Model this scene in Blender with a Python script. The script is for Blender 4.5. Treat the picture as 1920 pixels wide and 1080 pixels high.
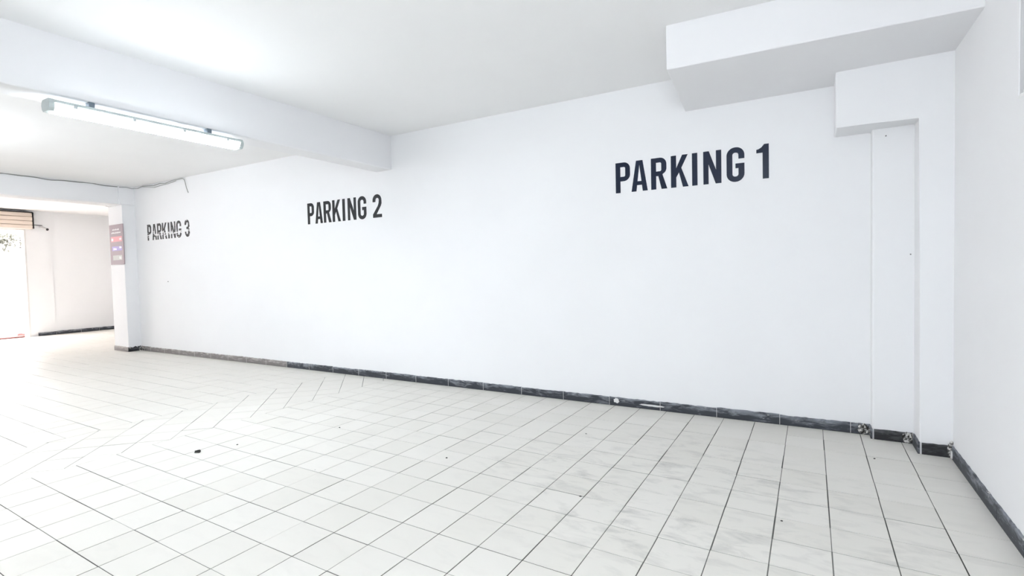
import bpy, bmesh, math, random
from mathutils import Vector, Matrix

for o in list(bpy.data.objects):
    bpy.data.objects.remove(o, do_unlink=True)
SC = bpy.context.scene
COL = SC.collection
S = 0.25                      # one floor tile = 0.25 m; the layout below is written in tiles

# ------------------------------------------------------------------ camera
F_PX = 943.71
CAM_POS = (3.6635, -11.0018, 5.4299)
YAW, PITCH, ROLL = -0.5353, -0.0343, -0.0242

def cam_axes():
    fwd = Vector((math.sin(YAW) * math.cos(PITCH), math.cos(YAW) * math.cos(PITCH), math.sin(PITCH)))
    rt = Vector((math.cos(YAW), -math.sin(YAW), 0))
    up = rt.cross(fwd)
    r2 = rt * math.cos(ROLL) + up * math.sin(ROLL)
    u2 = -rt * math.sin(ROLL) + up * math.cos(ROLL)
    return r2, u2, fwd

AX = cam_axes()
cd = bpy.data.cameras.new('camera')
cam = bpy.data.objects.new('camera', cd)
COL.objects.link(cam)
cd.sensor_width = 36.0
cd.lens = 36.0 * F_PX / 1920.0
cd.clip_start = 0.02
cam.matrix_world = Matrix((
    (AX[0].x, AX[1].x, -AX[2].x, CAM_POS[0] * S),
    (AX[0].y, AX[1].y, -AX[2].y, CAM_POS[1] * S),
    (AX[0].z, AX[1].z, -AX[2].z, CAM_POS[2] * S),
    (0, 0, 0, 1)))
SC.camera = cam

# ------------------------------------------------------------------ world, light levels, exposure
SKY_STRENGTH = 3.7
LAMP_STRENGTH = 17.5          # opal cover of the lamp under the beam
FILL_TUBE_STRENGTH = {'B': 108.0, 'M': 78.0}   # bare tubes of the fill battens added out of frame
w = bpy.data.worlds.new('sky')
SC.world = w
w.use_nodes = True
bgn = w.node_tree.nodes['Background']
bgn.inputs[0].default_value = (1.0, 0.95, 0.93, 1)
bgn.inputs[1].default_value = SKY_STRENGTH
SC.view_settings.view_transform = 'Standard'
SC.view_settings.look = 'None'
SC.view_settings.gamma = 1.0
SC.view_settings.use_curve_mapping = False
SC.view_settings.exposure = 1.96

random.seed(7)

# ------------------------------------------------------------------ materials
def mat(name, col, rough=0.6, spec=0.5, metal=0.0):
    m = bpy.data.materials.new(name)
    m.use_nodes = True
    b = m.node_tree.nodes['Principled BSDF']
    b.inputs['Base Color'].default_value = (*col, 1)
    b.inputs['Roughness'].default_value = rough
    b.inputs['Specular IOR Level'].default_value = spec
    b.inputs['Metallic'].default_value = metal
    return m

class NT:
    def __init__(s, m):
        s.t = m.node_tree
        s.n = s.t.nodes
        s.b = s.n['Principled BSDF']
    def add(s, typ, **kw):
        k = s.n.new(typ)
        for a, v in kw.items():
            setattr(k, a, v)
        return k
    def link(s, a, b):
        s.t.links.new(a, b)
    def pos(s):
        return s.add('ShaderNodeNewGeometry').outputs['Position']
    def objco(s):
        return s.add('ShaderNodeTexCoord').outputs['Object']
    def noise(s, vec, scale, detail=4, rough=0.55, dist=0.0):
        k = s.add('ShaderNodeTexNoise')
        k.inputs['Scale'].default_value = scale
        k.inputs['Detail'].default_value = detail
        k.inputs['Roughness'].default_value = rough
        k.inputs['Distortion'].default_value = dist
        s.link(vec, k.inputs['Vector'])
        return k.outputs['Fac']
    def ramp(s, fac, a, b, c0=0.0, c1=1.0):
        k = s.add('ShaderNodeMapRange')
        k.inputs['From Min'].default_value = a
        k.inputs['From Max'].default_value = b
        k.inputs['To Min'].default_value = c0
        k.inputs['To Max'].default_value = c1
        s.link(fac, k.inputs['Value'])
        return k.outputs['Result']
    def math(s, op, a, b=None):
        k = s.add('ShaderNodeMath', operation=op)
        for i, v in enumerate((a, b)):
            if v is None:
                continue
            if isinstance(v, (int, float)):
                k.inputs[i].default_value = v
            else:
                s.link(v, k.inputs[i])
        return k.outputs[0]
    def mix(s, fac, a, b):
        k = s.add('ShaderNodeMix', data_type='RGBA')
        for i, v in ((0, fac), (6, a), (7, b)):
            if isinstance(v, (int, float)):
                k.inputs[i].default_value = v
            elif isinstance(v, tuple):
                k.inputs[i].default_value = (*v, 1)
            else:
                s.link(v, k.inputs[i])
        return k.outputs[2]
    def sep(s, vec):
        k = s.add('ShaderNodeSeparateXYZ')
        s.link(vec, k.inputs[0])
        return k.outputs
    def mapping(s, vec, scale, loc=(0, 0, 0)):
        k = s.add('ShaderNodeMapping')
        k.inputs['Scale'].default_value = scale
        k.inputs['Location'].default_value = loc
        s.link(vec, k.inputs[0])
        return k.outputs[0]
    def bump(s, h, strength, dist):
        k = s.add('ShaderNodeBump')
        k.inputs['Strength'].default_value = strength
        k.inputs['Distance'].default_value = dist
        s.link(h, k.inputs['Height'])
        s.link(k.outputs[0], s.b.inputs['Normal'])

def plaster(name, col, rough=0.75):
    m = mat(name, col, rough, 0.25)
    t = NT(m)
    P = t.pos()
    big = t.noise(P, 0.9, 3)
    fine = t.noise(P, 9.0, 5)
    c = t.mix(t.ramp(big, 0.3, 0.7), tuple(v * 0.975 for v in col), col)
    t.link(c, t.b.inputs['Base Color'])
    h = t.math('ADD', t.math('MULTIPLY', big, 1.0), t.math('MULTIPLY', fine, 0.12))
    t.bump(h, 0.25, 0.02)
    return m

M_WALL = plaster('white_wall_paint', (0.915, 0.92, 0.935))
M_CEIL = plaster('white_ceiling_paint', (0.93, 0.93, 0.93))
M_BEAM = plaster('white_beam_paint', (0.90, 0.90, 0.915))

def tile_mat(name):
    m = mat(name, (0.80, 0.79, 0.765), 0.40, 0.28)
    t = NT(m)
    P = t.pos()
    x, y, z = t.sep(P)
    info = t.add('ShaderNodeObjectInfo')
    base = t.mix(info.outputs['Random'], (0.755, 0.735, 0.685), (0.795, 0.775, 0.73))
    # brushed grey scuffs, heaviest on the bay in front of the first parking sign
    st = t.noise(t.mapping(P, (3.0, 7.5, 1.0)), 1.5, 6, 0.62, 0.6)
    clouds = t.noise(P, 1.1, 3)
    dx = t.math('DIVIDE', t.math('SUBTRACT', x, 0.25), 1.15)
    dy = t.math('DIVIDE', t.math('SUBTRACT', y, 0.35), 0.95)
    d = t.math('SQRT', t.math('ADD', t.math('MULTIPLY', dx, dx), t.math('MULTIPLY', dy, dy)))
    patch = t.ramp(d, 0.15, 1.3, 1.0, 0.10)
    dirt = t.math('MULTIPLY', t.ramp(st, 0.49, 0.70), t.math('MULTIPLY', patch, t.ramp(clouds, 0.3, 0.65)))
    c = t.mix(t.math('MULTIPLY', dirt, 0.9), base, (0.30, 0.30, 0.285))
    # small specks
    v = t.add('ShaderNodeTexVoronoi', feature='F1')
    v.inputs['Scale'].default_value = 5.0
    t.link(P, v.inputs['Vector'])
    spk = t.math('MULTIPLY', t.ramp(v.outputs['Distance'], 0.018, 0.034, 1.0, 0.0), t.ramp(t.noise(P, 2.3, 2), 0.55, 0.62))
    c = t.mix(t.math('MULTIPLY', spk, 0.6), c, (0.22, 0.21, 0.2))
    t.link(c, t.b.inputs['Base Color'])
    t.link(t.ramp(clouds, 0.3, 0.7, 0.36, 0.48), t.b.inputs['Roughness'])
    t.bump(t.noise(P, 6.0, 2), 0.06, 0.004)
    return m

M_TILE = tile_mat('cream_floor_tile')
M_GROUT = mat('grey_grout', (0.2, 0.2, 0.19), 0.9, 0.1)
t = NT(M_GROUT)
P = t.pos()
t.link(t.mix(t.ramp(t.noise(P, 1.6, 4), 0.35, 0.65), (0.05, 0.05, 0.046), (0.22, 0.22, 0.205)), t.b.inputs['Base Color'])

def skirt_mat(name, dark, light, amount):
    m = mat(name, dark, 0.55, 0.4)
    t = NT(m)
    P = t.pos()
    z = t.sep(P)[2]
    sm = t.noise(t.mapping(P, (4, 4, 16)), 1.6, 7, 0.68, 0.5)
    top = t.ramp(z, 0.015, 0.095, -0.10, 0.13)
    f = t.ramp(t.math('ADD', sm, top), 0.47, 0.66)
    c = t.mix(t.math('MULTIPLY', f, amount), dark, light)
    chip = t.ramp(t.math('ADD', t.noise(t.mapping(P, (7, 7, 20)), 2.2, 5, 0.7), t.math('MULTIPLY', top, 0.6)), 0.66, 0.72)
    c = t.mix(t.math('MULTIPLY', chip, 0.85), c, (0.72, 0.70, 0.69))
    t.link(c, t.b.inputs['Base Color'])
    t.bump(sm, 0.3, 0.004)
    return m

M_SKIRT = skirt_mat('slate_grey_skirting', (0.040, 0.045, 0.056), (0.36, 0.385, 0.43), 0.68)
M_SKIRT_BLACK = skirt_mat('black_skirting', (0.014, 0.015, 0.018), (0.24, 0.24, 0.25), 0.40)
M_SKIRT_PALE = skirt_mat('dusty_grey_skirting', (0.20, 0.185, 0.185), (0.5, 0.47, 0.46), 0.7)
M_MORTAR = mat('rough_mortar', (0.42, 0.41, 0.39), 0.95, 0.1)
t = NT(M_MORTAR)
P = t.pos()
t.link(t.mix(t.ramp(t.noise(P, 42, 5, 0.7), 0.46, 0.60), (0.035, 0.033, 0.03), (0.78, 0.77, 0.75)), t.b.inputs['Base Color'])
M_JOINT = mat('white_joint_plaster', (0.78, 0.78, 0.78), 0.9, 0.1)

def letter_mat(name, col, rough, worn=None):
    m = mat(name, col, rough, 0.28)
    if worn:
        t = NT(m)
        O = t.objco()
        z = t.sep(O)[2]
        n1 = t.noise(t.mapping(O, (9, 9, 30)), 1.0, 3, 0.6)
        dz = t.math('ABSOLUTE', t.math('SUBTRACT', z, 0.10))
        band = t.ramp(dz, 0.0, 0.075, 0.13, -0.03)
        f = t.ramp(t.math('ADD', n1, band), 0.60, 0.645)
        n2 = t.noise(O, 22, 3)
        c = t.mix(t.ramp(n2, 0.35, 0.7), col, tuple(v + worn for v in col))
        c = t.mix(f, c, (0.84, 0.82, 0.82))
        t.link(c, t.b.inputs['Base Color'])
    return m

M_LET1 = letter_mat('glossy_navy_lettering', (0.013, 0.021, 0.046), 0.2)
M_LET2 = letter_mat('black_lettering', (0.010, 0.011, 0.015), 0.45)
M_LET3 = letter_mat('worn_black_lettering', (0.022, 0.020, 0.022), 0.6, 0.10)

M_HOUSING = mat('pale_grey_lamp_housing', (0.50, 0.56, 0.56), 0.45)
M_CLIP = mat('lamp_clip_plastic', (0.55, 0.60, 0.62), 0.4)
M_SHADOWGAP = mat('lamp_bracket_steel', (0.20, 0.25, 0.30), 0.4, 0.5, 0.6)
M_DIFF = mat('lit_lamp_diffuser', (0.9, 0.95, 1.0), 0.3)
b = M_DIFF.node_tree.nodes['Principled BSDF']
b.inputs['Emission Color'].default_value = (0.88, 0.945, 1.0, 1)
b.inputs['Emission Strength'].default_value = LAMP_STRENGTH
M_CABLE = mat('grey_cable', (0.22, 0.22, 0.21), 0.6)
M_CABLE_W = mat('whitewashed_cable', (0.42, 0.42, 0.41), 0.6)
M_DIRT = mat('dark_dirt', (0.03, 0.03, 0.028), 0.9)
M_PLUG = mat('grey_wall_screw', (0.16, 0.16, 0.16), 0.6)
M_CREAM = mat('cream_shutter', (0.80, 0.69, 0.60), 0.5)
M_BLACK = mat('black_trim', (0.02, 0.018, 0.018), 0.5)
M_RAIL = mat('white_rail', (0.75, 0.74, 0.73), 0.5)
M_RED = mat('faded_red_kerb', (0.45, 0.18, 0.17), 0.7)
M_POST = mat('blue_grey_post', (0.36, 0.37, 0.42), 0.5)
M_LEAF = mat('dusty_leaf', (0.07, 0.075, 0.06), 0.7)
M_PAVE = mat('pale_pavement', (0.62, 0.6, 0.58), 0.9)
M_FACADE = plaster('white_street_facade', (0.85, 0.83, 0.82))
M_SIGN = mat('mauve_sign_board', (0.36, 0.29, 0.32), 0.6)
M_SRED = mat('red_sign_band', (0.78, 0.36, 0.40), 0.6)
M_SBLUE = mat('violet_sign_band', (0.42, 0.35, 0.66), 0.6)
M_SGREY = mat('pale_sign_band', (0.52, 0.53, 0.51), 0.6)
M_SWHITE = mat('white_sign_print', (0.85, 0.83, 0.84), 0.4)
M_CCTV = mat('white_camera_shell', (0.75, 0.74, 0.74), 0.4)

# ------------------------------------------------------------------ mesh helpers (all lengths in tiles)
def link_bm(name, bm, m, parent=None, smooth=False):
    bmesh.ops.recalc_face_normals(bm, faces=bm.faces[:])
    me = bpy.data.meshes.new(name)
    bm.to_mesh(me)
    bm.free()
    if smooth:
        for p in me.polygons:
            p.use_smooth = True
    me.materials.append(m)
    o = bpy.data.objects.new(name, me)
    COL.objects.link(o)
    if parent:
        o.parent = parent
    return o

def tag(o, label=None, cat=None, group=None, kind=None):
    if label: o['label'] = label
    if cat: o['category'] = cat
    if group: o['group'] = group
    if kind: o['kind'] = kind
    return o

def empty(name, loc=(0, 0, 0), rz=0.0):
    o = bpy.data.objects.new(name, None)
    COL.objects.link(o)
    o.location = [v * S for v in loc]
    o.rotation_euler = (0, 0, rz)
    o.empty_display_size = 0.05
    return o

def prism(bm, poly, z0, z1):
    """poly: list of (x,y) in tiles; z0/z1 numbers or callables"""
    f0 = z0 if callable(z0) else (lambda x, y: z0)
    f1 = z1 if callable(z1) else (lambda x, y: z1)
    lo = [bm.verts.new((x * S, y * S, f0(x, y) * S)) for x, y in poly]
    hi = [bm.verts.new((x * S, y * S, f1(x, y) * S)) for x, y in poly]
    n = len(poly)
    bm.faces.new(lo[::-1])
    bm.faces.new(hi)
    for i in range(n):
        bm.faces.new((lo[i], lo[(i + 1) % n], hi[(i + 1) % n], hi[i]))
    return lo + hi

def rect(x0, x1, y0, y1):
    return [(x0, y0), (x1, y0), (x1, y1), (x0, y1)]

def box(bm, x0, x1, y0, y1, z0, z1):
    return prism(bm, rect(x0, x1, y0, y1), z0, z1)

def bevel(bm, w, seg=2):
    bmesh.ops.bevel(bm, geom=bm.edges[:], offset=w * S, segments=seg, profile=0.5, affect='EDGES', clamp_overlap=True)

def mk(name, m, boxes, parent=None, bev=0, seg=2):
    bm = bmesh.new()
    for b_ in boxes:
        if bev:
            t_ = bmesh.new()
            box(t_, *b_)
            bevel(t_, bev, seg)
            me = bpy.data.meshes.new('tmp'); t_.to_mesh(me); t_.free()
            bm.from_mesh(me); bpy.data.meshes.remove(me)
        else:
            box(bm, *b_)
    return link_bm(name, bm, m, parent)

def tube(bm, pts, r, n=6):
    """pts in tiles, r in tiles"""
    pts = [Vector(p_) * S for p_ in pts]
    rings = []
    for i, p_ in enumerate(pts):
        d = (pts[min(i + 1, len(pts) - 1)] - pts[max(i - 1, 0)]).normalized()
        a = d.orthogonal().normalized() if abs(d.z) > 0.95 else d.cross(Vector((0, 0, 1))).normalized()
        c = d.cross(a)
        rings.append([bm.verts.new(p_ + (a * math.cos(2 * math.pi * k / n) + c * math.sin(2 * math.pi * k / n)) * r * S) for k in range(n)])
    for u, v in zip(rings, rings[1:]):
        for k in range(n):
            bm.faces.new((u[k], u[(k + 1) % n], v[(k + 1) % n], v[k]))
    bm.faces.new(rings[0][::-1])
    bm.faces.new(rings[-1])

# ------------------------------------------------------------------ layout constants
WA = math.atan(0.012)                 # long wall runs a hair off the tile grid
WX, WY = math.cos(WA), math.sin(WA)
W0 = 8.073
TSK = 0.045                           # skirting thickness
def wp(s, off=0.0):
    """point on the long wall: s along it, off = distance towards the room from the skirting face"""
    return (s * WX + off * WY, W0 + s * WY - off * WX)
XR = 7.02                             # right wall face
XF = -63.3                            # far wall
XP0, XP1 = -43.0, -40.72              # far pier
def zc(x, y=0):
    return 12.27 + (-1.42 - x) * 0.0049

# ------------------------------------------------------------------ structure
def struct(o, label=None):
    o['kind'] = 'structure'
    if label: o['label'] = label
    return o

floor = struct(mk('floor', M_GROUT, [(-63.6, 8.2, -24, 17, -0.9, -0.007)]), 'pale cream tiled garage floor with dark grout joints')
bm = bmesh.new()
prism(bm, rect(-64.5, 8.2, -24, 17), zc, lambda x, y: zc(x) + 0.8)
struct(link_bm('ceiling', bm, M_CEIL), 'flat white painted ceiling')

bm = bmesh.new()
prism(bm, [wp(-41.5, -TSK), wp(8.3, -TSK), (8.3, 10), (-41.5, 10)], -0.9, zc)
prism(bm, rect(-43.0, -41.4, 7.9, 16.2), -0.9, zc)
struct(link_bm('wall_back', bm, M_WALL), 'long white painted wall carrying the parking lettering')

# right wall with a rough recess high up near the camera
bm = bmesh.new()
zt = zc(8) + 0.2
box(bm, XR, 8.2, 2.05, 9.5, -0.9, zt)
box(bm, XR, 8.2, -24, 2.05, -0.9, 8.43)
box(bm, 7.75, 8.2, -24, 2.05, 8.43, zt)
box(bm, XR, 7.75, -24, -3.0, 8.43, zt)
struct(link_bm('wall_right', bm, M_WALL), 'white right wall with a grey recess high up at the photo edge')
M_RECESS = plaster('grey_recess_lining', (0.66, 0.66, 0.67))  # plain grey for the added recess panels, darker than the wall paint
struct(mk('trim_9', M_RECESS, [(XR + 0.02, 7.75, 2.02, 2.06, 8.43, 12.3), (7.70, 7.76, -3.0, 2.05, 8.43, 12.3)]), 'grey lining of the recess in the right wall')
# crumbled plaster lip on the recess sill
bm = bmesh.new()
for i in range(16):
    y = 2.0 - i * 0.12
    h = random.uniform(0.01, 0.10)
    box(bm, XR - 0.004, XR + 0.08, y - 0.125, y, 8.40, 8.43 + h)
bpy_lip = link_bm('trim_1', bm, M_CEIL)
struct(bpy_lip, 'crumbled plaster edge under the recess of the right wall')

struct(mk('wall_front', M_WALL, [(-64.5, 8.2, -24.8, -24, -0.9, 13.4)]), 'white wall behind the photographer')
struct(mk('wall_side', M_WALL, [(-64.5, -41.4, 16.2, 17, -0.9, 13.4)]), 'white side wall of the entrance bay')
bm = bmesh.new()
box(bm, XF - 1.0, XF - 0.1, 9.52, 16.2, -0.9, 13.2)
box(bm, XF - 1.0, XF, 7.55, 9.52, -0.9, 13.2)
box(bm, XF - 1.0, XF - 0.1, -8, 7.55, 10.55, 13.2)
box(bm, XF - 1.0, XF - 0.1, -24, -8, -0.9, 13.2)
struct(link_bm('wall_left', bm, M_WALL), 'white far wall with the street entrance opening')

# ceiling beam carrying the lamp
XB0, XB1, ZB = -15.5, -14.45, 10.65
bm = bmesh.new()
prism(bm, rect(XB0, XB1, -24, 7.95), ZB, 12.9)
bmesh.ops.bevel(bm, geom=[e for e in bm.edges if all(abs(v.co.z - ZB * S) < 1e-4 for v in e.verts)], offset=0.05 * S, segments=3, profile=0.5, affect='EDGES')
struct(link_bm('trim_2', bm, M_BEAM), 'white ceiling beam above the fluorescent lamp')
# far beam over the passage, pier
struct(mk('trim_3', M_BEAM, [(-42.6, -40.86, -24, 6.75, 11.12, 12.9)], bev=0.03), 'white beam over the passage to the entrance bay')
struct(mk('trim_4', M_WALL, [(XP0, XP1, 6.78, 8.3, -0.9, 11.1), (XP0, XP1, 6.64, 8.3, 11.1, 13.0)], bev=0.04), 'white pier at the far end of the long wall')
# bulkhead, piers and box at the right corner
ZK = 11.03
bm = bmesh.new()
prism(bm, [(0.17, 3.8), (8.0, 4.25), (8.0, 8.6), (-0.23, 8.3)], ZK, 13.0)
bmesh.ops.bevel(bm, geom=[e for e in bm.edges if all(abs(v.co.z - ZK * S) < 1e-4 for v in e.verts)], offset=0.03 * S, segments=2, profile=0.5, affect='EDGES')
struct(link_bm('trim_5', bm, M_BEAM), 'deep white bulkhead dropped below the ceiling at right')
bm = bmesh.new()
L6 = [(4.33, 11.2), (4.33, 9.41), (6.30, 9.41), (6.30, -0.9), (7.5, -0.9), (7.5, 11.2)]
fr = [bm.verts.new((x * S, 6.86 * S, z * S)) for x, z in L6]
bk = [bm.verts.new((x * S, 8.6 * S, z * S)) for x, z in L6]
bm.faces.new(fr); bm.faces.new(bk[::-1])
for i in range(6):
    bm.faces.new((fr[i], fr[(i + 1) % 6], bk[(i + 1) % 6], bk[i]))
bevel(bm, 0.04, 3)
struct(link_bm('trim_6', bm, M_WALL), 'white corner pier with a boxed beam end jutting left under the bulkhead')
struct(mk('trim_7', M_WALL, [(5.29, 6.6, 7.78, 8.6, -0.9, 9.6)], bev=0.05, seg=3), 'shallow white pier beside the corner pier')

# ------------------------------------------------------------------ floor tiles
def clip(poly, a, b_, c):            # keep a*x+b*y<=c
    out = []
    n = len(poly)
    for i in range(n):
        p_, q_ = poly[i], poly[(i + 1) % n]
        dp, dq = a * p_[0] + b_ * p_[1] - c, a * q_[0] + b_ * q_[1] - c
        if dp <= 0: out.append(p_)
        if (dp < 0 < dq) or (dq < 0 < dp):
            k = dp / (dp - dq)
            out.append((p_[0] + (q_[0] - p_[0]) * k, p_[1] + (q_[1] - p_[1]) * k))
    return out

def area(poly):
    return 0.5 * abs(sum(poly[i][0] * poly[(i + 1) % len(poly)][1] - poly[(i + 1) % len(poly)][0] * poly[i][1] for i in range(len(poly))))

def px(pt):
    d = Vector((pt[0] - CAM_POS[0], pt[1] - CAM_POS[1], pt[2] - CAM_POS[2]))
    z = d.dot(AX[2])
    if z < 0.3: return None
    return (960 + F_PX * d.dot(AX[0]) / z, 540 - F_PX * d.dot(AX[1]) / z)

def shrink(poly, gx, gy, rot=0):
    """inset every edge by its joint: gx for joints across x, gy for joints across y"""
    cx = sum(p_[0] for p_ in poly) / len(poly); cy = sum(p_[1] for p_ in poly) / len(poly)
    out = list(poly)
    n = len(poly)
    for i in range(n):
        p_, q_ = poly[i], poly[(i + 1) % n]
        ex, ey = q_[0] - p_[0], q_[1] - p_[1]
        L = math.hypot(ex, ey)
        if L < 1e-5: continue
        nx, ny = ey / L, -ex / L
        if nx * (p_[0] - cx) + ny * (p_[1] - cy) < 0: nx, ny = -nx, -ny
        ca, sa = math.cos(rot), math.sin(rot)
        g = gx if abs(nx * ca + ny * sa) > 0.7 else gy
        out = clip(out, nx, ny, nx * p_[0] + ny * p_[1] - g)
        if len(out) < 3: return []
    return out

def tile_bm(bm, poly, top=0.0, ch=0.003, bot=-0.03):
    cx = sum(p_[0] for p_ in poly) / len(poly); cy = sum(p_[1] for p_ in poly) / len(poly)
    inn = shrink(poly, ch, ch)
    n = len(poly)
    if len(inn) != n:
        inn = [(cx + (x - cx) * 0.985, cy + (y - cy) * 0.985) for x, y in poly]
    # match the inner loop start to the outer one
    j0 = min(range(n), key=lambda j: (inn[j][0] - poly[0][0]) ** 2 + (inn[j][1] - poly[0][1]) ** 2)
    inn = inn[j0:] + inn[:j0]
    T = [bm.verts.new((x * S, y * S, top * S)) for x, y in inn]
    E_ = [bm.verts.new((x * S, y * S, (top - ch * 0.6) * S)) for x, y in poly]
    B = [bm.verts.new((x * S, y * S, bot * S)) for x, y in poly]
    bm.faces.new(T)
    for i in range(n):
        k = (i + 1) % n
        bm.faces.new((E_[i], E_[k], T[k], T[i]))
        bm.faces.new((B[i], B[k], E_[k], E_[i]))

GX, GY = 0.0100, 0.0092
tiles = []                            # (poly, is_full, field, centre)
wallclip = (-WY, WX, W0 * WX - 0.01)  # in front of the long wall
def room_clip(poly):
    poly = clip(poly, *wallclip) if all(p_[0] > -43 for p_ in poly) else poly
    poly = clip(poly, 1, 0, 6.99) if poly else poly
    return poly
def add_tile(poly, clipped_from, field, rot):
    a = area(poly) if len(poly) >= 3 else 0
    if a < 0.02: return
    tiles.append((poly, a > 0.99999 * clipped_from and len(poly) == 4, field, rot))
# near field: grid lines on whole numbers, x > -15
for i in range(-15, 7):
    for j in range(-24, 9):
        add_tile(room_clip(rect(i, i + 1, j, j + 1)), 1.0, 'near', 0)
# far field: its own grid beyond the diagonal band
X2 = -18.57
for i in range(45):
    for j in range(-24, 17):
        x1 = X2 - i
        q_ = rect(x1 - 1, x1, j - 0.1, j + 0.9)
        q_ = clip(q_, -1, 0, 63.2)
        add_tile(room_clip(q_) if x1 > -42 else clip(q_, 0, 1, 16.2), 1.0, 'far', 0)
# band of tiles laid at 45 degrees between them
R2 = math.sqrt(2)
for i in range(-32, 32):
    for j in range(-32, 32):
        u0 = -21.7 + R2 * i; v0 = -12.52 + R2 * j
        q_ = [((u + v) / 2, (u - v) / 2) for u, v in ((u0, v0), (u0 + R2, v0), (u0 + R2, v0 + R2), (u0, v0 + R2))]
        q_ = clip(q_, 1, 0, -15.0)
        q_ = clip(q_, -1, 0, 18.57) if q_ else q_
        q_ = clip(q_, 0, -1, 24) if q_ else q_
        if q_: add_tile(room_clip(q_), 1.0, 'band', math.pi / 4)

def seen(poly):
    pts = [px((x, y, 0)) for x, y in poly]
    if any(p_ is None for p_ in pts): return 0
    q_ = pts
    for a in ((1, 0, 1920), (-1, 0, 0), (0, 1, 1080), (0, -1, 0)):
        q_ = clip(q_, *a)
        if len(q_) < 3: return 0
    # behind the far pier or beyond the long wall nothing shows
    return area(q_)
tiles.sort(key=lambda t_: -seen(t_[0]))
shared = {}
NT_ = 300
rest = bmesh.new()
for n_, (poly, full, field, rot) in enumerate(tiles):
    cx = sum(p_[0] for p_ in poly) / len(poly); cy = sum(p_[1] for p_ in poly) / len(poly)
    jit = lambda k: random.uniform(-k, k)
    if n_ < NT_:
        loc = [(x - cx, y - cy) for x, y in poly]
        key = field if full else None
        if key and key in shared:
            me = shared[key]
        else:
            b2 = bmesh.new()
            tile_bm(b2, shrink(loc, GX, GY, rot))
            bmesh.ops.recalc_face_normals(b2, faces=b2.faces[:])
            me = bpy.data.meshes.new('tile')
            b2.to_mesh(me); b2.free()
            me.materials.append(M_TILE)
            if key: shared[key] = me
        o = bpy.data.objects.new('tile', me)
        COL.objects.link(o)
        o.parent = floor
        o.location = ((cx + jit(0.004)) * S, (cy + jit(0.003)) * S, jit(0.0025) * S)
        o.rotation_euler = (jit(0.0012), jit(0.0012), jit(0.0025))
        k = random.uniform(0.994, 1.003)
        o.scale = (k, random.uniform(0.995, 1.006), 1)
    else:
        q_ = shrink(poly, GX + jit(0.004), GY + jit(0.003), rot)
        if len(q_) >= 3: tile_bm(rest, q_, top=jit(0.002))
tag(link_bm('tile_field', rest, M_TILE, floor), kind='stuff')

# ------------------------------------------------------------------ skirting
def skirt_piece(parent, a, b_, h, m, thick=TSK, jag=0.012):
    """dark skirting piece between floor points a and b (tiles), front face on the line, body behind it"""
    a, b_ = Vector((*a, 0)), Vector((*b_, 0))
    d = (b_ - a); L = d.length; d.normalize()
    nrm = Vector((-d.y, d.x, 0))       # behind the face when walking left to right in front of the wall
    bm = bmesh.new()
    n = max(2, int(L / 0.12))
    fr, tp, bk, lo, lb = [], [], [], [], []
    for i in range(n + 1):
        p_ = a + d * (L * i / n)
        hh = h + random.uniform(-jag, jag)
        lo.append(bm.verts.new(p_ * S))
        fr.append(bm.verts.new((p_ + Vector((0, 0, hh - 0.02))) * S))
        tp.append(bm.verts.new((p_ + nrm * 0.014 + Vector((0, 0, hh))) * S))
        bk.append(bm.verts.new((p_ + nrm * thick + Vector((0, 0, hh))) * S))
        lb.append(bm.verts.new((p_ + nrm * thick) * S))
    for i in range(n):
        for u, v in ((lo, fr), (fr, tp), (tp, bk), (bk, lb), (lb, lo)):
            bm.faces.new((u[i], u[i + 1], v[i + 1], v[i]))
    bm.faces.new((lo[0], fr[0], tp[0], bk[0], lb[0]))
    bm.faces.new((lo[-1], lb[-1], bk[-1], tp[-1], fr[-1]))
    return link_bm('skirting_tile', bm, m, parent)

def lump(parent, c, sx, sy, sz, m=M_MORTAR, name='mortar_lump', sub=3, amp=0.24):
    bm = bmesh.new()
    bmesh.ops.create_icosphere(bm, subdivisions=sub, radius=1.0)
    for v in bm.verts:
        k = 1 + random.uniform(-amp, amp)
        v.co = Vector((v.co.x * sx * k + c[0], v.co.y * sy * k + c[1], v.co.z * sz * k + c[2])) * S
    return link_bm(name, bm, m, parent)

bb = empty('baseboard_back', (*wp(-18), 0)); struct(bb, 'worn slate grey skirting tiles along the long white wall')
def at_origin(par, o):
    """children are written in world coordinates; undo the parent's offset"""
    o.matrix_parent_inverse = Matrix.Translation(-par.location)
    return o
SH = 0.335
joints = [0.757 - 2.0 * k for k in range(-2, 21)]
joints = sorted([j for j in joints if -40.6 < j < 5.2] + [-40.68, 5.28])
for a, b_ in zip(joints, joints[1:]):
    m = M_SKIRT if a > -25 else (M_SKIRT_PALE)
    at_origin(bb, skirt_piece(bb, wp(a + 0.008), wp(b_ - 0.008), SH + random.uniform(-0.015, 0.015), m))
    # plaster in the joint
    q_ = wp(b_, 0.002)
    if b_ < 5:
        o = mk('joint', M_JOINT, [(q_[0] - 0.006, q_[0] + 0.006, q_[1], q_[1] + 0.04, 0.0, SH + random.uniform(-0.02, 0.01))], bb)
        at_origin(bb, o)
at_origin(bb, skirt_piece(bb, (5.335, 7.735), (6.27, 7.735), 0.31, M_SKIRT_BLACK))
at_origin(bb, skirt_piece(bb, (5.245, 8.10), (5.245, 7.74), 0.31, M_SKIRT))
at_origin(bb, skirt_piece(bb, (6.345, 6.825), (6.955, 6.825), 0.33, M_SKIRT_BLACK))
at_origin(bb, skirt_piece(bb, (6.255, 7.72), (6.255, 6.83), 0.33, M_SKIRT))
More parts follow.
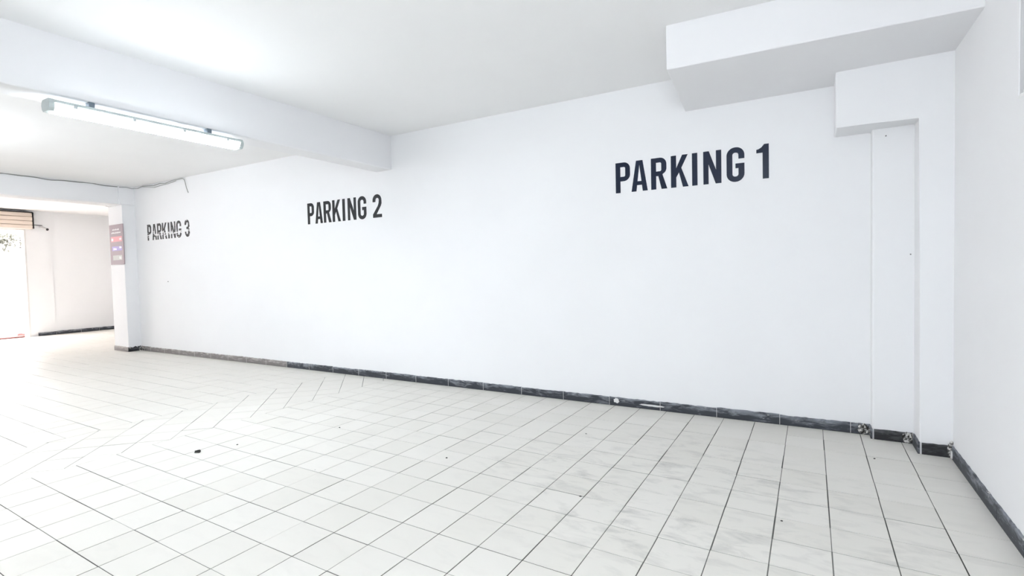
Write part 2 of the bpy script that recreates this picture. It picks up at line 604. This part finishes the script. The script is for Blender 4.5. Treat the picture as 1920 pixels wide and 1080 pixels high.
for c, sx, sy, sz in (((5.08, 8.125, 0.17), 0.14, 0.025, 0.15), ((5.245, 8.0, 0.14), 0.02, 0.12, 0.14), ((6.15, 7.735, 0.17), 0.12, 0.02, 0.15),
                      ((6.255, 7.66, 0.26), 0.02, 0.07, 0.08), ((6.95, 6.825, 0.22), 0.05, 0.02, 0.18), ((6.985, 6.82, 0.42), 0.04, 0.02, 0.06)):
    at_origin(bb, lump(bb, c, sx, sy, sz))
c = wp(-1.55, 0.005)
at_origin(bb, lump(bb, (c[0], c[1], 0.15), 0.42, 0.012, 0.035, M_JOINT, 'plaster_smear', amp=0.3))
c = wp(-2.95, 0.005)
at_origin(bb, lump(bb, (c[0], c[1], 0.2), 0.10, 0.012, 0.08, M_JOINT, 'plaster_smear', amp=0.4))

br = empty('baseboard_right', (6.98, -2, 0)); struct(br, 'grey skirting tiles along the right wall')
ys = [6.76, 4.45, 2.9, 1.35, -0.65, -2.65, -4.65, -6.65, -8.65, -10.65, -12.65]
for a, b_ in zip(ys, ys[1:]):
    at_origin(br, skirt_piece(br, (6.975, a - 0.008), (6.975, b_ + 0.008), 0.345, M_SKIRT))
at_origin(br, lump(br, (6.965, 6.70, 0.12), 0.02, 0.06, 0.10, M_JOINT, 'plaster_smear'))

bl = empty('baseboard_pier', (-42, 6.8, 0)); struct(bl, 'dusty skirting pieces around the far pier, one of them broken and black')
at_origin(bl, skirt_piece(bl, (XP0, 6.735), (XP1 + 0.03, 6.735), 0.36, M_SKIRT_PALE))
at_origin(bl, skirt_piece(bl, (XP1 + 0.045, 6.74), (XP1 + 0.045, 7.35), 0.33, M_SKIRT_BLACK, jag=0.06))
at_origin(bl, skirt_piece(bl, (XP1 + 0.045, 7.37), (XP1 + 0.045, 7.56), 0.36, M_SKIRT_BLACK, jag=0.05))
for c, sx, sy, sz in (((-40.6, 7.50, 0.12), 0.08, 0.08, 0.15), ((-40.2, 7.56, 0.12), 0.22, 0.05, 0.13), ((-40.62, 6.86, 0.30), 0.04, 0.1, 0.05)):
    at_origin(bl, lump(bl, c, sx, sy, sz))
bf = empty('baseboard_left', (XF, 12, 0)); struct(bf, 'dark skirting tiles along the far entrance wall')
for a, b_ in ((9.56, 11.57), (11.6, 13.17), (13.2, 14.57), (14.6, 16.1)):
    at_origin(bf, skirt_piece(bf, (XF - 0.055, b_), (XF - 0.055, a), 0.36, M_SKIRT))
at_origin(bf, skirt_piece(bf, (XF + 0.045, 9.5), (XF + 0.045, 8.1), 0.33, M_SKIRT))

# ------------------------------------------------------------------ lettering
def arc(cx, cy, rx, ry, a0, a1, n=8):
    return [(cx + rx * math.cos(math.radians(a0 + (a1 - a0) * i / n)), cy + ry * math.sin(math.radians(a0 + (a1 - a0) * i / n))) for i in range(n + 1)]

def glyph(ch, w_, T):
    """outlines (list of closed loops) of a condensed bold capital, cap height 1, width w_, stem T"""
    h = T * 0.92
    if ch in 'PR':
        yb = 0.38 if ch == 'P' else 0.42
        r = min(0.21, w_ * 0.46)
        outer = [(0, 0), (T, 0), (T, yb)]
        if ch == 'R':
            outer += [(T + 0.07, yb), (w_ - T * 0.98, 0), (w_ + 0.02, 0), (w_ * 0.74, yb + 0.045)]
            outer += arc(w_ - r, yb + r + 0.03, r, r, -40, 0, 6)
        else:
            outer += arc(w_ - r, yb + r, r, r, -90, 0)
        outer += arc(w_ - r, 1 - r, r, r, 0, 90)
        outer += [(0, 1)]
        ri = max(r - T, 0.04)
        hole = [(T, yb + h)] + arc(w_ - T - ri, yb + h + ri, ri, ri, -90, 0, 6) + arc(w_ - T - ri, 1 - h - ri, ri, ri, 0, 90, 6) + [(T, 1 - h)]
        return [outer, hole]
    if ch == 'A':
        m = w_ / 2; tp = T * 0.66
        k = lambda y: (m - tp) * y          # outer left edge x at height y
        y1, y2 = 0.2, 0.2 + h * 0.85
        inn = lambda y: T * 1.0 + (m - T * 1.0) * y / 0.86
        outer = [(0, 0), (T, 0), (inn(y1) , y1), (w_ - inn(y1), y1), (w_ - T, 0), (w_, 0), (m + tp, 1), (m - tp, 1)]
        hole = [(inn(y2), y2), (w_ - inn(y2), y2), (m, 0.86)]
        return [outer, hole]
    if ch == 'K':
        return [[(0, 0), (T, 0), (T, 0.31), (T + 0.085, 0.46), (w_ - T * 1.05, 0), (w_, 0), (w_ * 0.60, 0.60), (w_ * 0.97, 1), (w_ * 0.97 - T * 1.05, 1), (T, 0.60), (T, 1), (0, 1)]]
    if ch == 'I':
        return [[(0, 0), (w_, 0), (w_, 1), (0, 1)]]
    if ch == 'N':
        return [[(0, 0), (T * .93, 0), (T * .93, 0.60), (w_ - T, 0), (w_, 0), (w_, 1), (w_ - T * .93, 1), (w_ - T * .93, 0.42), (T, 1), (0, 1)]]
    if ch == 'G':
        r = w_ * 0.48; ri = max(r - T, 0.04)
        o = [(w_, 0.665)] + arc(w_ - r, 1 - r + 0.012, r, r, 0, 90) + arc(r, 1 - r + 0.012, r, r, 90, 180) + arc(r, r - 0.012, r, r, 180, 270) + arc(w_ - r, r - 0.012, r, r, 270, 360)
        o += [(w_, 0.53), (w_ * 0.50, 0.53), (w_ * 0.50, 0.39), (w_ - T, 0.39)]
        i_ = arc(w_ - T - ri, T * .9 + ri, ri, ri, 0, -90, 6) + arc(T + ri, T * .9 + ri, ri, ri, 270, 180, 6) + arc(T + ri, 1 - T * .9 - ri, ri, ri, 180, 90, 6) + arc(w_ - T - ri, 1 - T * .9 - ri, ri, ri, 90, 0, 6)
        return [o + i_ + [(w_ - T, 0.665)]]
    if ch == '1':
        return [[(w_ - T, 0), (w_, 0), (w_, 1), (w_ - T * 0.75, 1), (w_ * 0.42, 0.915), (w_ * 0.2, 0.87), (0, 0.855), (0, 0.755), (w_ - T, 0.755)]]
    if ch == '2':
        r = w_ * 0.49; ri = max(r - T, 0.04)
        o = arc(r, 1 - r + 0.012, r, r, 180, 0, 14)
        o += [(w_ * 0.985, 0.60), (w_ * 0.90, 0.50), (T * 1.35, 0.145), (w_, 0.145), (w_, 0), (0, 0), (0, 0.14), (w_ * 0.55, 0.50), (w_ - T - 0.02, 0.62)]
        o += arc(w_ - T - ri, 1 - T * .9 - ri, ri, ri, 0, 180, 12)
        o += [(T, 0.68), (0, 0.68)]
        return [o]
    if ch == '3':
        r = w_ * 0.47; ri = max(r - T, 0.04)
        o = [(0, 0.70)] + arc(r, 1 - r + 0.012, r, r, 180, 0, 14)
        o += [(w_ * 0.98, 0.60), (w_ * 0.80, 0.515), (w_ * 0.98, 0.43)] + arc(w_ - r, r - 0.012, r, r, 0, -180, 14) + [(0, 0.30), (T, 0.30)]
        o += arc(T + ri, T * .9 + ri, ri, ri, 180, 360, 10) + [(w_ - T, 0.38), (w_ * 0.58, 0.45), (w_ * 0.36, 0.45), (w_ * 0.36, 0.58), (w_ * 0.58, 0.58), (w_ - T, 0.66)]
        o += arc(w_ - T - ri, 1 - T * .9 - ri, ri, ri, 0, 180, 10) + [(T, 0.70)]
        return [o]

def letter(ch, x0, x1, H, T, m, parent, s0):
    cu = bpy.data.curves.new('letter', 'CURVE')
    cu.dimensions = '2D'
    cu.fill_mode = 'BOTH'
    cu.extrude = 0.0008
    for loop in glyph(ch, (x1 - x0) / H, T):
        sp = cu.splines.new('POLY')
        sp.points.add(len(loop) - 1)
        for p_, (x, y) in zip(sp.points, loop):
            p_.co = ((x * H + x0 - s0) * S, y * H * S, 0, 1)
        sp.use_cyclic_u = True
    tmp = bpy.data.objects.new('tmp', cu)
    COL.objects.link(tmp)
    me = bpy.data.meshes.new_from_object(tmp, depsgraph=bpy.context.evaluated_depsgraph_get())
    bpy.data.objects.remove(tmp); bpy.data.curves.remove(cu)
    me.transform(Matrix.Rotation(math.pi / 2, 4, 'X'))   # stand it up, facing -y
    me.materials.clear(); me.materials.append(m)
    o = bpy.data.objects.new('letter', me)
    COL.objects.link(o)
    o.parent = parent
    return o

TXT = [
    ('1', 9.50, 8.34, M_LET1, [('P', -2.84, -2.27), ('A', -2.22, -1.60), ('R', -1.47, -0.90), ('K', -0.74, -0.12), ('I', 0.005, 0.19), ('N', 0.39, 0.99), ('G', 1.16, 1.73), ('1', 2.10, 2.48)],
     'glossy navy black PARKING 1 lettering, nearest to the right corner'),
    ('2', 9.52, 8.34, M_LET2, [('P', -20.92, -20.37), ('A', -20.28, -19.66), ('R', -19.58, -18.98), ('K', -18.87, -18.22), ('I', -18.08, -17.88), ('N', -17.68, -17.04), ('G', -16.91, -16.29), ('2', -15.83, -15.20)],
     'black PARKING 2 lettering in the middle of the long wall'),
    ('3', 9.51, 8.34, M_LET3, [('P', -38.97, -38.40), ('A', -38.27, -37.63), ('R', -37.56, -36.95), ('K', -36.86, -36.20), ('I', -36.05, -35.84), ('N', -35.67, -35.03), ('G', -34.92, -34.27), ('3', -33.83, -33.20)],
     'worn, flaking grey PARKING 3 lettering beside the far pier'),
]
for num, zt_, zb_, m, L, lab in TXT:
    s0 = (L[0][1] + L[-1][2]) / 2
    q_ = wp(s0, -TSK + 0.005)
    e = empty('wall_lettering', (q_[0], q_[1], zb_), WA)
    tag(e, lab, 'lettering', 'parking bay lettering on the long wall')
    for ch, a, b_ in L:
        o = letter(ch, a, b_, zt_ - zb_, 0.163, m, e, s0)

# ------------------------------------------------------------------ fluorescent lamp under the beam, added fill battens
def sweep_y(bm, prof, y0, y1):
    A = [bm.verts.new((x * S, y0 * S, z * S)) for x, z in prof]
    B = [bm.verts.new((x * S, y1 * S, z * S)) for x, z in prof]
    n = len(prof)
    bm.faces.new(A); bm.faces.new(B[::-1])
    for i in range(n):
        bm.faces.new((A[i], A[(i + 1) % n], B[(i + 1) % n], B[i]))

def lamp(loc, label, length=5.7, rz=0.0):
    """weatherproof batten lamp; loc = middle of its top"""
    e = empty('fluorescent_lamp', loc, rz)
    tag(e, label, 'lamp', 'fluorescent batten lamps')
    L = length / 2
    bm = bmesh.new()
    sweep_y(bm, [(-0.19, -0.045), (0.19, -0.045), (0.235, -0.10), (0.265, -0.16), (-0.265, -0.16), (-0.235, -0.10)], -L, L)
    link_bm('housing', bm, M_HOUSING, e)
    bm = bmesh.new()
    sweep_y(bm, [(-0.275, -0.16), (0.275, -0.16), (0.275, -0.20), (0.245, -0.29), (0.17, -0.365), (0.06, -0.39), (-0.06, -0.39), (-0.17, -0.365), (-0.245, -0.29), (-0.275, -0.20)], -L + 0.09, L - 0.09)
    link_bm('diffuser', bm, M_DIFF, e)
    for s_ in (-1, 1):
        bm = bmesh.new()
        y0, y1 = sorted((s_ * (L - 0.1), s_ * (L + 0.03)))
        sweep_y(bm, [(-0.20, -0.04), (0.20, -0.04), (0.25, -0.10), (0.28, -0.18), (0.25, -0.295), (0.17, -0.37), (-0.17, -0.37), (-0.25, -0.295), (-0.28, -0.18), (-0.25, -0.10)], y0, y1)
        link_bm('end_cap', bm, M_HOUSING, e)
        mk('bracket', M_SHADOWGAP, [(-0.24, 0.0, s_ * L * 0.62 - 0.07, s_ * L * 0.62 + 0.07, -0.05, 0.155)], e)
        for k in range(4):
            y = -L + 0.55 + k * (2 * L - 1.1) / 3
            mk('clip', M_CLIP, [(s_ * 0.262 - 0.022, s_ * 0.262 + 0.022, y - 0.05, y + 0.05, -0.22, -0.12)], e, bev=0.008)
    mk('backplate', M_SHADOWGAP, [(-0.10, 0.10, -L + 0.3, L - 0.3, -0.048, -0.02)], e)
    return e

lamp((-14.42, -2.69, ZB - 0.15), 'long lit fluorescent lamp hanging under the ceiling beam', 5.42)

def batten(loc, label, key, length=5.4, drop=1.0):
    """fill light added out of view: suspended batten with one bare tube; loc = middle, on the ceiling; runs along x"""
    if ('tube', key) not in FILL_TUBE_MATS:
        m = mat('fill_batten_tube', (0.9, 0.95, 1.0), 0.3)
        b_ = m.node_tree.nodes['Principled BSDF']
        b_.inputs['Emission Color'].default_value = (0.90, 0.95, 1.0, 1)
        b_.inputs['Emission Strength'].default_value = FILL_TUBE_STRENGTH[key]
        FILL_TUBE_MATS[('tube', key)] = m
    e = empty('added_fill_batten', loc)
    tag(e, label, 'lamp', 'unseen fill battens added out of frame')
    L = length / 2
    mk('spine', M_HOUSING, [(-L, L, -0.10, 0.10, -drop - 0.16, -drop)], e, bev=0.02)
    for s_ in (-1, 1):
        bm = bmesh.new(); tube(bm, [(s_ * L * .7, 0, 0), (s_ * L * .7, 0, -drop)], 0.015, 6); link_bm('rod', bm, M_SHADOWGAP, e)
        mk('socket', M_CLIP, [(s_ * (L - 0.04) - 0.05, s_ * (L - 0.04) + 0.05, -0.06, 0.06, -drop - 0.36, -drop - 0.15)], e)
    bm = bmesh.new(); tube(bm, [(-L + 0.08, 0, -drop - 0.28), (L - 0.08, 0, -drop - 0.28)], 0.065, 10)
    link_bm('tube', bm, FILL_TUBE_MATS[('tube', key)], e)
FILL_TUBE_MATS = {}  # the battens below are unseen fill lights, added to brighten the room
batten((-29.0, -8, zc(-29)), 'unseen fill batten added in the middle bay, out of frame to the left', 'M')
batten((3.6, -16.5, zc(3.6)), 'unseen fill batten added straight behind the camera', 'B', drop=3.4)

# ------------------------------------------------------------------ cables
def cable(name, pts, r, m, label):
    bm = bmesh.new()
    tube(bm, pts, r)
    return tag(link_bm(name, bm, m, smooth=True), label, 'cable')
pts = []
for i in range(60):
    y = -16 + i * (6.6 + 16) / 59
    pts.append((-40.80, y, zc(-40.8) - 0.05 + 0.035 * math.sin(y * 1.7) + 0.02 * math.sin(y * 4.1)))
cable('beam_cable', pts, 0.028, M_CABLE, 'thin grey cable running along the top of the far beam')
pts = [(-40.66, 6.66, zc(-40) - 0.10), (-40.62, 7.1, zc(-40) - 0.06), (-40.55, 7.40, zc(-40) - 0.12)]
for s_, dz, of in ((-40.0, 0.14, 0.03), (-39.2, 0.05, 0.03), (-38.4, 0.10, 0.02), (-37.6, 0.16, 0.03), (-36.8, 0.10, 0.02), (-36.0, 0.16, 0.03), (-35.2, 0.07, 0.02), (-34.4, 0.06, 0.02), (-33.75, 0.06, 0.03), (-33.45, 0.16, 0.06), (-33.25, 0.42, 0.10), (-33.1, 0.75, 0.12), (-32.93, 1.12, 0.10)):
    q_ = wp(s_, of - TSK + 0.03)
    pts.append((q_[0], q_[1], zc(s_) - dz))
cable('wall_cable', pts, 0.028, M_CABLE_W, 'loose cable along the wall top with its end hanging above PARKING 3')
pts = []
for k, (s_, dz) in enumerate(((-39.6, 0.05), (-38.6, 0.16), (-37.6, 0.30), (-36.6, 0.24), (-35.6, 0.22), (-34.6, 0.12))):
    q_ = wp(s_, 0.01 - TSK + 0.03)
    pts.append((q_[0], q_[1], zc(s_) - dz))
cable('wall_cable', pts, 0.02, M_CABLE_W, 'second slack cable sagging just under the wall top cable')

# ------------------------------------------------------------------ sign on the far pier
e = empty('notice_board', (-41.69, 6.775, 6.63)); tag(e, 'mauve notice board with red, violet and pale bands on the far pier', 'sign')
W2, H2 = 1.10, 3.03
mk('board', M_SIGN, [(-W2, W2, -0.05, 0.0, 0, H2)], e)
def pr(name, m, x0, x1, z0, z1, d=0.055):
    mk(name, m, [(x0 * W2, x1 * W2, -d, -0.045, z0 * H2, z1 * H2)], e)
pr('red_band', M_SRED, -0.80, 0.82, 0.57, 0.70)
pr('violet_band', M_SBLUE, -0.70, 0.75, 0.345, 0.455)
pr('pale_band', M_SGREY, -0.62, 0.72, 0.11, 0.23)
def dashes(x0, x1, z0, z1, n, d=0.055):
    x = x0
    for k in range(n):
        wd = (x1 - x0) / n
        pr('print_mark', M_SWHITE, x, x + wd * random.uniform(0.6, 0.85), z0 + random.uniform(0, 0.006), z1 - random.uniform(0, 0.012), d)
        x += wd
dashes(-0.55, 0.45, 0.855, 0.895, 8)
dashes(-0.70, 0.68, 0.775, 0.815, 11)
dashes(-0.74, -0.45, 0.59, 0.66, 2, 0.06); dashes(0.45, 0.78, 0.60, 0.66, 3, 0.06)
dashes(-0.50, 0.0, 0.36, 0.42, 3, 0.06); dashes(0.40, 0.72, 0.40, 0.45, 2, 0.06)
dashes(0.35, 0.66, 0.13, 0.20, 2, 0.06)

# ------------------------------------------------------------------ entrance: roller shutter, camera, street
e = empty('roller_shutter', (XF, 1.0, 10.6)); tag(e, 'cream roller shutter rolled up over the street entrance', 'shutter')
for k in range(4):
    z = 0.10 + k * 0.41
    mk('slat', M_CREAM, [(-0.2, 0.62 - 0.03 * (k % 2), -9.0, 6.98, z, z + 0.385)], e, bev=0.05)
mk('hood_edge', M_BLACK, [(-0.2, 0.70, -9.0, 7.0, 1.72, 1.79)], e, bev=0.02)
mk('end_plate', M_BLACK, [(-0.2, 0.68, 6.99, 7.07, 0.15, 1.76)], e, bev=0.03)
mk('guide_rail', M_RAIL, [(-0.12, 0.05, 6.42, 6.56, -10.6, 0.1)], e)
mk('bottom_bar', M_RAIL, [(-0.1, 0.2, -9.0, 6.45, -0.02, 0.09)], e)

e = empty('security_camera', (XF, 8.9, 10.9)); tag(e, 'small white security camera on the far wall beside the shutter', 'security camera')
bm = bmesh.new(); tube(bm, [(0.04, -0.72, 0.27), (0.05, -0.05, 0.25)], 0.03); link_bm('conduit', bm, M_BLACK, e)
bm = bmesh.new(); tube(bm, [(0.0, -0.03, 0.22), (0.18, -0.02, 0.10), (0.24, 0.0, 0.04)], 0.06, 8); link_bm('arm', bm, M_CCTV, e)
bm = bmesh.new(); tube(bm, [(0.12, -0.10, 0.06), (0.34, 0.03, -0.06), (0.56, 0.16, -0.16)], 0.14, 10); link_bm('body', bm, M_CCTV, e)
bm = bmesh.new(); tube(bm, [(0.55, 0.155, -0.155), (0.62, 0.20, -0.19)], 0.12, 10); link_bm('lens', bm, M_BLACK, e)

e = mk('threshold', M_RED, [(XF - 0.9, XF - 0.12, -7.9, 7.15, 0.0, 0.13)], bev=0.03)
tag(e, 'faded red threshold strip across the street entrance', 'threshold')
e = empty('gate_post', (XF - 1.6, 7.2, 0)); tag(e, 'slim blue grey post standing in the street entrance', 'post')
mk('shaft', M_POST, [(-0.12, 0.12, -0.14, 0.14, 0.1, 8.0)], e, bev=0.03)
mk('cap', M_RAIL, [(-0.15, 0.15, -0.18, 0.18, 8.0, 8.15)], e)
mk('foot', M_RED, [(-0.25, 0.25, -0.28, 0.28, -0.15, 0.3)], e, bev=0.03)
struct(mk('floor_street', M_PAVE, [(-110, -63.4, -40, 40, -1.2, -0.15)]), 'sunlit pavement outside the entrance')
struct(mk('wall_street', M_FACADE, [(-84, -82, -40, 40, -0.3, 13.5)]), 'blown out white wall across the street')

def plant(loc, n, rx, ry, rz_, label, size=0.22):
    e = empty('climbing_plant', loc); tag(e, label, 'plant')
    bm = bmesh.new()
    for k in range(9):
        a = random.uniform(0, 6.28)
        end = (math.cos(a) * rx * .5, math.sin(a) * ry * .9, random.uniform(-rz_, rz_))
        tube(bm, [(0, 0, -rz_ * 1.5), (end[0] * .5, end[1] * .5, end[2] * .4), end], 0.03, 5)
    link_bm('stems', bm, M_LEAF, e)
    bm = bmesh.new()
    for k in range(n):
        c = Vector((random.gauss(0, rx * .5), random.gauss(0, ry * .5), random.gauss(0, rz_ * .5)))
        u = Vector((random.uniform(-1, 1), random.uniform(-1, 1), random.uniform(-1, 1))).normalized() * size * random.uniform(.6, 1.3)
        v = u.cross(Vector((random.uniform(-1, 1), random.uniform(-1, 1), random.uniform(-1, 1)))).normalized() * size * .45
        mid = u.cross(v).normalized() * size * 0.1
        vs = [bm.verts.new((c + d) * S) for d in (-u, v + mid, u, -v + mid)]
        bm.faces.new((vs[0], vs[1], vs[2])); bm.faces.new((vs[0], vs[2], vs[3]))
    o = link_bm('leaves', bm, M_LEAF, e)
    o['kind'] = 'stuff'
plant((-80.8, 10.4, 10.7), 150, 0.6, 1.5, 1.0, 'dark leafy plant hanging over the street wall in the entrance opening', 0.26)
e = empty('wall_plaque', (-81.9, 12.2, 9.75)); tag(e, 'narrow dark lettered plaque on the street wall beside the leaves', 'plaque')
for k in range(5):
    mk('mark', M_BLACK, [(0, 0.05, -0.12 + 0.04 * (k % 2), 0.06, k * 0.3, k * 0.3 + 0.2)], e)
mk('plate', M_RAIL, [(-0.08, 0.0, -0.3, 0.2, -0.1, 1.6)], e)

# ------------------------------------------------------------------ crumbs on the floor, screws in the walls
def floor_pt(x, y):
    d = AX[0] * ((x - 960) / F_PX) + AX[1] * ((540 - y) / F_PX) + AX[2]
    k = -CAM_POS[2] / d.z
    return (CAM_POS[0] + d.x * k, CAM_POS[1] + d.y * k)
for (xx, yy, r, lab) in (
        (371, 847.5, 0.075, 'largest dark dirt clump, on the pale tiles left of centre'),
        (837.5, 858.8, 0.022, 'tiny dark crumb on the tiles near the middle of the floor'),
        (445, 834, 0.026, 'faint grey crumb right of the largest dirt clump'),
        (1088.3, 931, 0.02, 'tiny crumb beside a dark joint in the scuffed area'),
        (1099, 813.5, 0.018, 'tiny crumb below the skirting left of PARKING 1'),
        (1639.7, 860.4, 0.022, 'tiny black crumb in front of the shallow pier'),
        (1465.5, 977, 0.018, 'tiny dark crumb on the tile at lower right'),
        (637, 802, 0.024, 'grey crumb on a joint behind the middle of the floor')):
    x, y = floor_pt(xx, yy)
    o = lump(None, (0, 0, 0), r * 1.3, r, r * 0.5, M_DIRT, 'dirt_crumb', sub=2, amp=0.45)
    o.location = (x * S, y * S, r * 0.35 * S)
    tag(o, lab, 'dirt', 'crumbs of dirt on the floor')
def screw(x, y, z, lab, axis='y', r=0.018):
    bm = bmesh.new()
    tube(bm, [(0, 0, 0), (0, -0.03, 0)], r, 8)
    o = link_bm('wall_screw', bm, M_PLUG)
    o.location = (x * S, y * S, z * S)
    tag(o, lab, 'screw', 'screws left in the walls')
screw(5.62, 7.78, 9.18, 'dark screw high on the shallow pier just under the boxed beam')
screw(6.21, 7.78, 5.63, 'dark screw at half height on the shallow pier')
q_ = wp(-36.35, -TSK)
screw(q_[0], q_[1], 5.25, 'dark screw in the wall below PARKING 3', r=0.03)
